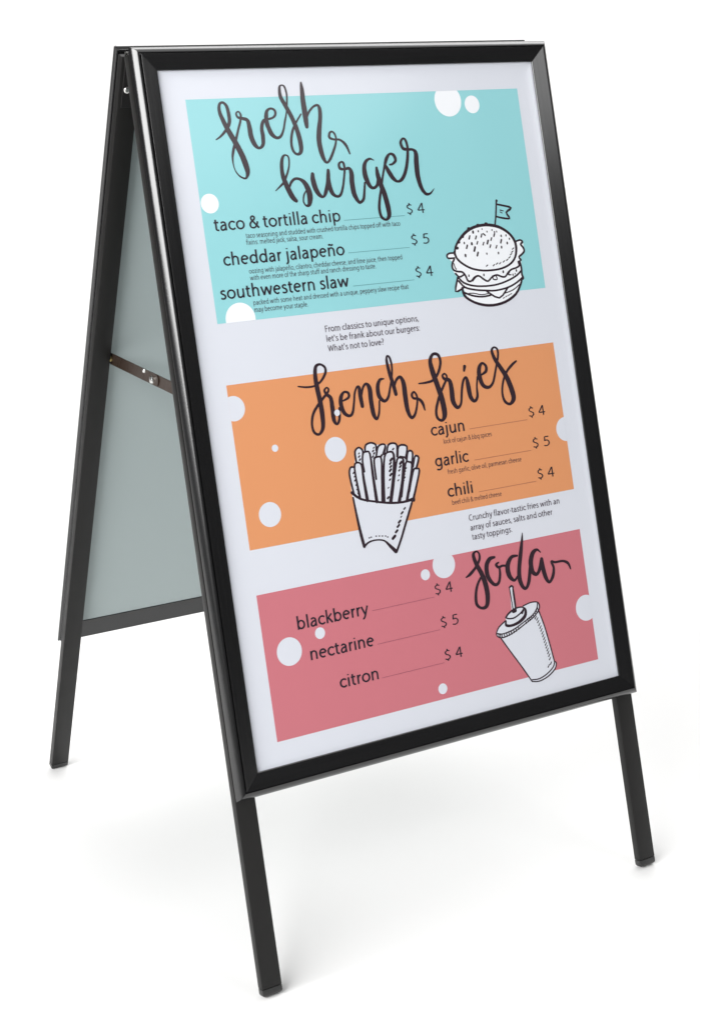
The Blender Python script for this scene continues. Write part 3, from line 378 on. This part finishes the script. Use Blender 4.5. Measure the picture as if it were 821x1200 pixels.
 'cup_fill': [[[425.7, 826.4], [430.1, 819.4], [443.5, 812.1], [445.0, 807.8], [450.7, 803.2], [456.0, 800.7], [457.7, 768.0], [462.0, 766.5], [464.4, 768.8], [464.0, 798.9], [474.2, 799.2], [480.2, 797.9], [492.2, 795.6], [500.3, 796.6], [504.0, 801.7], [501.8, 809.3], [508.6, 834.0], [516.3, 885.0], [519.3, 886.9], [515.2, 895.4], [501.3, 903.2], [485.8, 906.4], [473.7, 904.8], [459.2, 879.9], [431.4, 835.0], [425.7, 831.0]]],
 'cup': [[[431.4, 834.8, 1.92], [444.0, 855.7, 1.93], [459.2, 879.9, 1.94], [473.1, 903.7, 1.95]], [[501.7, 810.0, 2.07], [507.5, 831.1, 2.09], [512.5, 858.8, 2.1], [516.3, 885.0, 2.11]], [[474.2, 902.0, 1.71], [486.4, 903.1, 1.78], [500.3, 899.3, 1.92], [512.5, 892.2, 2.05], [516.6, 885.0, 2.13]], [[473.0, 904.2, 1.69], [485.8, 906.4, 1.75], [501.3, 903.2, 1.9], [515.2, 895.4, 2.05], [519.1, 887.6, 2.15], [516.6, 884.8, 1.9]], [[443.4, 812.4, 1.9], [431.0, 818.9, 1.95], [425.3, 826.4, 2.06], [426.8, 831.9, 1.77], [436.3, 834.7, 1.72], [453.1, 831.4, 1.83], [474.1, 823.6, 1.87], [491.9, 816.1, 1.93], [501.8, 808.6, 2.07], [504.1, 801.3, 2.1], [500.3, 796.6, 1.72], [488.9, 795.6, 1.74], [476.1, 797.8, 1.78]], [[426.0, 827.4, 1.67], [435.6, 829.6, 1.71], [453.8, 827.3, 1.81], [474.7, 819.7, 1.87], [490.7, 813.2, 1.95], [499.0, 805.4, 2.08], [501.7, 797.7, 2.12]], [[444.1, 808.3, 2.05], [450.1, 811.0, 2.02], [459.9, 811.0, 2.16], [472.3, 805.7, 2.32], [477.3, 800.7, 2.43]], [[444.7, 808.1, 2.76], [449.8, 803.8, 2.69], [458.6, 799.8, 2.56], [467.0, 798.4, 2.07], [475.0, 799.3, 2.04], [478.6, 802.3, 2.55]], [[443.8, 812.9, 2.49], [443.1, 818.7, 4.06], [451.7, 821.0, 3.77], [465.1, 818.9, 4.42], [476.8, 812.5, 5.26], [479.4, 804.4, 3.78], [477.7, 801.2, 2.78]], [[472.8, 807.2, 3.25], [475.9, 803.8, 2.85]], [[457.6, 768.3, 1.86], [458.0, 784.5, 1.66], [458.6, 801.8, 1.86]], [[463.2, 768.0, 2.49], [463.2, 782.8, 3.33], [463.1, 800.0, 2.91]], [[457.6, 768.3, 2.61], [461.5, 766.7, 2.72], [464.1, 768.7, 2.18]], [[458.2, 802.4, 4.57], [462.3, 801.9, 4.57]], [[428.0, 827.5, 1.62], [428.8, 832.3, 1.62]], [[430.6, 828.3, 1.62], [431.4, 833.2, 1.62]], [[433.4, 829.3, 1.63], [434.1, 834.3, 1.63]], [[437.3, 829.6, 1.63], [438.1, 834.4, 1.63]], [[441.5, 828.9, 1.63], [442.2, 834.3, 1.64]], [[445.7, 828.1, 1.64], [446.3, 833.8, 1.64]], [[449.8, 827.9, 1.64], [450.5, 832.9, 1.64]], [[454.1, 826.7, 1.64], [454.9, 831.5, 1.64]], [[458.3, 825.8, 1.64], [459.1, 830.3, 1.64]], [[462.5, 825.0, 1.62], [463.5, 828.5, 1.62]], [[476.7, 818.8, 1.65], [477.6, 822.9, 1.65]], [[480.3, 816.8, 1.65], [481.2, 821.3, 1.65]], [[483.9, 815.5, 1.66], [484.7, 820.0, 1.66]], [[487.4, 814.3, 1.65], [488.3, 818.3, 1.65]], [[491.0, 812.2, 1.66], [491.9, 816.7, 1.66]], [[494.8, 810.0, 1.66], [495.6, 814.4, 1.66]], [[497.3, 806.7, 1.68], [498.0, 812.2, 1.68]], [[500.0, 803.6, 1.67], [500.8, 808.4, 1.67]], [[496.2, 816.1, 1.23], [493.3, 819.3, 1.85]], [[498.7, 818.4, 1.23], [495.8, 821.6, 1.85]], [[499.7, 822.4, 1.23], [496.8, 825.5, 1.85]], [[500.9, 826.6, 1.24], [498.0, 829.8, 1.85]], [[502.2, 830.8, 1.24], [499.3, 834.0, 1.85]], [[503.1, 835.0, 1.24], [500.2, 838.2, 1.85]], [[504.3, 839.3, 1.24], [501.4, 842.4, 1.86]], [[504.9, 843.4, 1.24], [502.0, 846.6, 1.86]], [[505.9, 847.6, 1.24], [503.0, 850.7, 1.86]], [[506.5, 851.7, 1.24], [503.6, 854.9, 1.86]], [[507.4, 855.9, 1.24], [504.5, 859.1, 1.86]], [[508.0, 860.0, 1.24], [505.1, 863.2, 1.86]], [[508.9, 864.2, 1.24], [506.0, 867.4, 1.86]], [[509.5, 868.3, 1.24], [506.6, 871.5, 1.87]], [[510.4, 872.5, 1.25], [507.5, 875.7, 1.87]], [[510.9, 877.3, 1.25], [508.0, 880.5, 1.87]], [[511.4, 884.1, 1.25], [508.5, 887.2, 1.87]], [[506.8, 887.2, 1.25], [503.9, 890.3, 1.87]]],
 'bands': [[66.7, 68.5, 593.8, 357.6], [66.7, 436.8, 593.8, 649.8], [66.7, 707.9, 593.8, 897.3]],
 'circles': [[470.8, 82.3, 22.4], [511.1, 88.9, 12.6], [80.3, 203.1, 12.7], [100.8, 354.8, 21.6], [72.3, 467.4, 16.3], [123.4, 525.5, 4.7], [212.5, 539.4, 16.5], [102.6, 608.9, 16.1], [594.7, 562.6, 17.4], [585.3, 820.8, 18.5], [355.2, 718.3, 18.3], [323.4, 726.5, 7.4], [150.4, 772.7, 7.5], [102.3, 787.3, 18.3], [325.4, 883.2, 7.2], [222.3, 491.8, 4.3]],
 'text': [['taco & tortilla chip', 'item', 80.4, 239.1, 189.8], ['cheddar jalapeño', 'item', 87.6, 284.5, 181.5], ['southwestern slaw', 'item', 76.0, 327.2, 193.1], ['taco seasoning and studded with crushed tortilla chips topped off with taco', 'desc', 124.8, 251.3, 238.2], ['fixins: melted jack, salsa, sour cream.', 'desc', 123.9, 260.0, 115.3], ['oozing with jalapeño, cilantro, cheddar cheese, and lime juice, then topped', 'desc', 122.4, 297.4, 235.8], ['with even more of the sharp stuff and ranch dressing to taste.', 'desc', 122.4, 306.2, 192.1], ['packed with some heat and dressed with a unique, peppery slaw recipe that', 'desc', 122.3, 338.4, 239.7], ['may become your staple.', 'desc', 122.2, 347.7, 79.8], ['$ 4', 'price', 376.4, 236.6, 30.7], ['$ 5', 'price', 376.7, 279.0, 29.9], ['$ 4', 'price', 376.3, 324.0, 29.9], ['From classics to unique options,', 'para', 222.5, 383.9, 148.2], ["let's be frank about our burgers:", 'para', 222.6, 397.0, 147.6], ["What's not to love?", 'para', 222.5, 410.0, 87.7], ['cajun', 'item', 364.8, 542.2, 55.6], ['garlic', 'item', 364.5, 585.0, 56.6], ['chili', 'item', 377.7, 628.7, 41.8], ['$ 4', 'price', 532.4, 537.7, 30.4], ['$ 5', 'price', 532.0, 582.1, 30.4], ['$ 4', 'price', 532.6, 626.6, 31.2], ['kick of cajun & bbq spices', 'desc', 383.3, 555.5, 81.0], ['fresh garlic, olive oil, parmesan cheese', 'desc', 382.3, 597.4, 126.6], ['beef chili & melted cheese', 'desc', 383.0, 640.2, 83.7], ['Crunchy flavor-tastic fries with an', 'para', 406.6, 666.2, 157.7], ['array of sauces, salts and other', 'para', 406.7, 679.9, 143.0], ['tasty toppings.', 'para', 406.9, 692.8, 68.8], ['blackberry', 'item', 119.0, 762.3, 108.6], ['nectarine', 'item', 131.7, 804.7, 97.3], ['citron', 'item', 168.8, 849.4, 59.5], ['$ 4', 'price', 334.2, 756.5, 30.7], ['$ 5', 'price', 336.3, 801.8, 29.6], ['$ 4', 'price', 335.3, 846.8, 30.8]],
 'rules': [[275.3, 372.4, 238.1], [274.9, 373.1, 282.1], [274.8, 373.2, 327.0], [428.8, 528.9, 540.7], [429.4, 527.8, 584.5], [429.4, 529.2, 629.0], [233.1, 332.5, 758.8], [233.8, 334.6, 803.9], [233.0, 334.1, 849.1]],
}


L0 = PZ
def mmp(u, v_, k): return (u / 1000, -v_ / 1000, L0 + k * 0.00006)

e = 0.0290
def ticks(L):
    near = [0, .0015, .003, .0045, .006, .008, .010, .0125, .015, .0185, .023, .028]
    mid = [.028 + (L - .056) * i / 10 for i in range(1, 10)]
    return near + mid + [L - q_ for q_ in reversed(near)]
def rise(d):                       # the sheet climbs a little where the rails grip it
    return 0.0019 * math.exp(-max(d - 0.0015, 0) / 0.0065)
tx_, ty_ = ticks(W - 2 * e), ticks(H - 2 * e)
v, f = [], []
for y in ty_:
    for x in tx_:
        v.append((e + x, -(e + y), L0 + max(0.7 * rise(W - 2 * e - x), rise(y), rise(H - 2 * e - y), 0.0022 * math.exp(-max(x - 0.0018, 0) / 0.0088))))
nx = len(tx_)
for j in range(len(ty_) - 1):
    for i in range(nx - 1):
        a = j * nx + i
        f.append((a, a + nx, a + nx + 1, a + 1))
n0 = len(v)
poster = build('poster', v, f, M_WHITE, root, MF, smooth=True)
poster['label'] = 'menu poster under clear film with turquoise, orange and pink bands'
# rear panel carries a plain sheet of the same paper
rear = build('poster', [(e, -e, L0), (W - e, -e, L0), (W - e, -(H - e), L0), (e, -(H - e), L0)], [(0, 3, 2, 1)], M_WHITE, root, MB)
rear['label'] = 'plain white sheet in the rear frame'

for (u0, v0, u1, v1), m in zip(DATA['bands'], (M_TEAL, M_ORANGE, M_PINK)):
    build('colour_band', [mmp(u0, v0, 2), mmp(u0, v1, 2), mmp(u1, v1, 2), mmp(u1, v0, 2)], [(0, 1, 2, 3)], m, poster)

def band_of(v_):
    for i, b_ in enumerate(DATA['bands']):
        if b_[1] - 6 < v_ < b_[3] + 6: return i
for i, (u, v_, r) in enumerate(DATA['circles']):
    k = 14 if i == len(DATA['circles']) - 1 else 3
    bd = DATA['bands'][band_of(v_)]
    pts = []
    for s in range(48):
        a = 2 * math.pi * s / 48
        uu, vv = u + r * math.cos(a), v_ - r * math.sin(a)
        pts.append((min(max(uu, bd[0]), bd[2]), min(max(vv, bd[1]), bd[3])))
    clean = [q_ for j, q_ in enumerate(pts) if math.dist(q_, pts[j - 1]) > 1e-6]
    build('white_dot', [mmp(*q_, k) for q_ in clean], [tuple(range(len(clean)))], M_DOT if i < 4 else M_WHITE, poster)

def smooth_pts(P, sub=5):
    """Catmull-Rom through (u, v, w)"""
    if len(P) < 3:
        return [tuple(P[0][i] + (P[1][i] - P[0][i]) * k / 3 for i in range(3)) for k in range(4)]
    out = []
    for i in range(len(P) - 1):
        p0 = P[max(i - 1, 0)]; p1 = P[i]; p2 = P[i + 1]; p3 = P[min(i + 2, len(P) - 1)]
        for s in range(sub):
            t = s / sub
            out.append(tuple(0.5 * (2 * p1[k] + (p2[k] - p0[k]) * t + (2 * p0[k] - 5 * p1[k] + 4 * p2[k] - p3[k]) * t * t + (3 * p1[k] - p0[k] - 3 * p2[k] + p3[k]) * t ** 3) for k in range(3)))
    out.append(tuple(P[-1]))
    return out

def stroke_geo(P, k, verts, faces, sub=5, sharp=False):
    Q = P if sharp else smooth_pts(P, sub)
    n = len(Q); base = len(verts)
    for i, (u, v_, w) in enumerate(Q):
        a = Q[max(i - 1, 0)]; b_ = Q[min(i + 1, n - 1)]
        tx, ty = b_[0] - a[0], b_[1] - a[1]
        l = math.hypot(tx, ty) or 1; tx /= l; ty /= l
        h = max(w, 0.25) / 2
        kk = k + 0.6 * i / n
        verts.append(mmp(u + ty * h, v_ - tx * h, kk)); verts.append(mmp(u - ty * h, v_ + tx * h, kk))
    for i in range(n - 1):
        a = base + 2 * i
        faces.append((a, a + 1, a + 3, a + 2))
    for idx in (0, n - 1):                       # round pen ends
        u, v_, w = Q[idx]; b0 = len(verts); r = max(w, 0.25) / 2
        for s in range(12):
            an = 2 * math.pi * s / 12
            verts.append(mmp(u + r * math.cos(an), v_ - r * math.sin(an), k - 0.01 + 0.62 * (idx > 0)))
        faces.append(tuple(range(b0, b0 + 12)))

def face_out(o):
    bm = bmesh.new(); bm.from_mesh(o.data)
    for fc in bm.faces:
        if fc.normal.z < 0: fc.normal_flip()
    bm.to_mesh(o.data); bm.free()

def stroke_obj(name, strokes, k, m, label=None, sub=5):
    verts, faces = [], []
    for i, P in enumerate(strokes):
        stroke_geo(P, k + 0.02 * i, verts, faces, sub)
    o = build(name, verts, faces, m, poster)
    face_out(o)
    if label: o['label'] = label
    return o

for key, lab in (('fresh burger', 'handwritten words fresh burger in dark plum'), ('french fries', 'handwritten words french fries in dark plum'), ('soda', 'handwritten word soda in dark plum')):
    stroke_obj('script_heading', DATA[key], 6, M_INK, lab, 6)

def fill_obj(name, poly, m):
    P = [mmp(u, v_, 4) for u, v_ in poly]
    bm = bmesh.new()
    vs = [bm.verts.new(c) for c in P]
    fc = bm.faces.new(vs); bm.normal_update()
    if fc.normal.z < 0: fc.normal_flip()
    bmesh.ops.triangulate(bm, faces=bm.faces[:])
    me = bpy.data.meshes.new(name); bm.to_mesh(me); bm.free(); me.materials.append(m)
    return link(name, me, poster)
for key, nm, lab in (('burger', 'burger_drawing', 'ink drawing of a sesame burger with a flag'), ('fries', 'fries_drawing', 'ink drawing of fries in a paper carton'), ('cup', 'cup_drawing', 'ink drawing of a soda cup with lid and straw')):
    fill_obj(nm.replace('drawing', 'silhouette'), DATA[key + '_fill'][0], M_DOT if key == 'burger' else M_WHITE)
    stroke_obj(nm, DATA[key], 5, M_INK, lab, 3)

# printed type
# monoline humanist letters: x-height 100, baseline 0; each glyph = advance, strokes
def EL(cx, cy, rx, ry, a0, a1, n=12):
    return [(cx + rx * math.cos(R(a0 + (a1 - a0) * i / n)), cy + ry * math.sin(R(a0 + (a1 - a0) * i / n))) for i in range(n + 1)]
ARCH = [(24, 58), (30, 76), (43, 88), (58, 92), (76, 86), (86, 72), (88, 52), (88, 0)]
GL = {
 ' ': (44, []),
 'a': (100, [[(20, 80), (34, 89), (48, 91), (64, 86), (73, 72), (74, 55), (74, 26), (77, 0)], [(74, 59), (50, 57), (28, 48), (17, 30), (21, 13), (35, 5), (54, 10), (68, 22), (74, 36)]]),
 'b': (118, [[(24, 147), (24, 0)], EL(61, 49, 38, 42, 165, -165, 18)]),
 'c': (93, [EL(56, 49, 41, 42, 42, 318, 16)]),
 'd': (117, [[(93, 147), (93, 0)], EL(56, 49, 38, 42, 15, 345, 18)]),
 'e': (104, [[(18, 54), (86, 54)] , EL(53, 49, 37, 42, 6, 308, 18)]),
 'f': (60, [[(26, 0), (26, 108), (29, 128), (40, 139), (56, 140)], [(4, 90), (52, 90)]]),
 'g': (116, [[(92, 98), (92, 18), (89, -10), (78, -28), (56, -35), (34, -32), (22, -27)], EL(56, 51, 38, 40, 15, 345, 18)]),
 'h': (115, [[(24, 147), (24, 0)], ARCH]),
 'i': (48, [[(24, 98), (24, 0)], [(24, 133), (24, 121)]]),
 'j': (50, [[(26, 98), (26, 6), (24, -18), (14, -32), (0, -36)], [(26, 133), (26, 121)]]),
 'k': (97, [[(24, 147), (24, 0)], [(84, 98), (28, 47)], [(42, 57), (88, 0)]]),
 'l': (49, [[(24, 147), (24, 0)]]),
 'm': (172, [[(24, 98), (24, 0)], [(24, 60), (30, 78), (44, 90), (58, 91), (74, 84), (82, 70), (85, 52), (85, 0)], [(85, 58), (91, 76), (104, 90), (120, 91), (136, 85), (144, 70), (146, 52), (146, 0)]]),
 'n': (115, [[(24, 98), (24, 0)], ARCH]),
 'o': (113, [EL(56.5, 49, 42, 42, 90, 450, 22)]),
 'p': (118, [[(24, 98), (24, -42)], EL(61, 49, 38, 42, 165, -165, 18)]),
 'q': (116, [[(92, 98), (92, -42)], EL(56, 49, 38, 42, 15, 345, 18)]),
 'r': (68, [[(24, 98), (24, 0)], [(24, 54), (30, 74), (44, 88), (62, 90)]]),
 's': (82, [[(67, 83), (54, 90), (38, 91), (24, 83), (21, 70), (30, 59), (46, 51), (60, 42), (67, 28), (60, 12), (42, 6), (26, 8), (13, 15)]]),
 't': (68, [[(28, 122), (28, 34), (31, 16), (43, 7), (60, 8)], [(6, 90), (60, 90)]]),
 'u': (114, [[(90, 98), (90, 0)], [(24, 98), (24, 42), (27, 20), (38, 8), (54, 6), (72, 13), (84, 26), (90, 42)]]),
 'v': (99, [[(10, 98), (49, 4)], [(89, 98), (49, 4)]]),
 'w': (152, [[(12, 98), (43, 4)], [(76, 92), (43, 4)], [(76, 92), (109, 4)], [(140, 98), (109, 4)]]),
 'x': (96, [[(12, 98), (84, 0)], [(84, 98), (12, 0)]]),
 'y': (97, [[(10, 98), (49, 6)], [(88, 98), (50, 2), (38, -22), (26, -34), (14, -38)]]),
 'z': (88, [[(12, 90), (74, 90)], [(74, 88), (14, 8)], [(12, 8), (76, 8)]]),
 'ñ': (115, [[(24, 98), (24, 0)], ARCH, [(30, 119), (40, 129), (52, 127), (64, 121), (76, 123), (84, 132)]]),
 '4': (106, [[(74, 134), (74, 0)], [(72, 132), (12, 44)], [(10, 42), (100, 42)]]),
 '5': (106, [[(88, 127), (34, 127)], [(35, 128), (29, 72)], [(28, 74), (46, 80), (66, 78), (82, 66), (88, 44), (80, 20), (60, 7), (36, 7), (16, 13)]]),
 '$': (106, [[(82, 112), (66, 120), (48, 120), (30, 110), (25, 94), (34, 79), (52, 69), (70, 59), (82, 44), (78, 24), (62, 12), (40, 11), (18, 20)], [(53, 144), (53, 118)], [(53, 12), (53, -12)]]),
 '&': (125, [[(120, 2), (98, 26), (46, 84), (34, 106), (40, 124), (56, 132), (72, 124), (76, 108), (66, 92), (40, 74), (22, 56), (17, 34), (26, 14), (48, 6), (72, 10), (92, 28), (104, 52), (108, 72)]]),
 'F': (101, [[(27, 139), (27, 0)], [(27, 131), (92, 131)], [(27, 71), (86, 71)]]),
 'W': (175, [[(12, 139), (50, 4)], [(88, 130), (50, 4)], [(88, 130), (126, 4)], [(164, 139), (126, 4)]]),
 'C': (120, [EL(74, 69, 57, 64, 58, 302, 18)]),
 '.': (43, [[(21, 16), (21, 0)]]),
 ',': (43, [[(24, 14), (14, -22)]]),
 ':': (43, [[(21, 16), (21, 0)], [(21, 92), (21, 76)]]),
 '?': (84, [[(14, 124), (32, 133), (52, 130), (64, 116), (62, 98), (48, 82), (36, 66), (34, 44)], [(34, 16), (34, 0)]]),
 "'": (45, [[(22, 139), (22, 98)]]),
 '-': (63, [[(12, 48), (52, 48)]]),
}

# kind: x-height mm, pen weight (per 100 x-height), ink
STY = {'item': (12.1, 21.5, M_TXT), 'desc': (4.9, 16, M_GREY), 'para': (6.1, 18, M_GREY), 'price': (10.6, 16.5, M_TXT)}
for s, kind, u, v_, wid in DATA['text']:
    xh, pen, ink = STY[kind]
    x = 0.0; strokes = []
    for ch in s:
        adv, st = GL[ch]
        strokes += [[(x + px, py) for px, py in q] for q in st]
        x += adv
    xs = [px for q in strokes for px, _ in q]; x0, x1 = min(xs) - pen / 2, max(xs) + pen / 2
    sx = wid / (x1 - x0); sy = xh / 100
    verts, faces = [], []
    for i, q in enumerate(strokes):
        straight = len(q) == 2
        P = [(u + (px - x0) * sx, v_ - py * sy, pen) for px, py in q]
        Q = P if straight else smooth_pts(P, 2)
        n = len(Q); base = len(verts); k = 6.0 + 0.013 * i
        for j, (a, c, w) in enumerate(Q):
            p0 = Q[max(j - 1, 0)]; p1 = Q[min(j + 1, n - 1)]
            tx, ty = (p1[0] - p0[0]) / sx, (p1[1] - p0[1]) / sy
            l = math.hypot(tx, ty) or 1; tx /= l; ty /= l
            hw = w / 2 * (1.0 if abs(ty) > 0.7 else 0.86)
            kk = k + 0.3 * j / n
            verts.append(mmp(a + ty * hw * sx, c - tx * hw * sy, kk)); verts.append(mmp(a - ty * hw * sx, c + tx * hw * sy, kk))
        for j in range(n - 1):
            a = base + 2 * j
            faces.append((a, a + 1, a + 3, a + 2))
    nm = {'item': 'menu_item_text', 'desc': 'description_text', 'para': 'paragraph_text', 'price': 'price_text'}[kind]
    o = build(nm, verts, faces, ink, poster)
    face_out(o)
    o['label'] = 'printed words ' + s if kind != 'price' else 'printed price ' + s
for i, (u0, u1, v_) in enumerate(DATA['rules']):
    h = 0.38
    build('ruled_line', [mmp(u0, v_ - h, 5), mmp(u0, v_ + h, 5), mmp(u1, v_ + h, 5), mmp(u1, v_ - h, 5)], [(0, 1, 2, 3)], (M_TEALRULE, M_ORRULE, M_PINKRULE)[i // 3], poster)
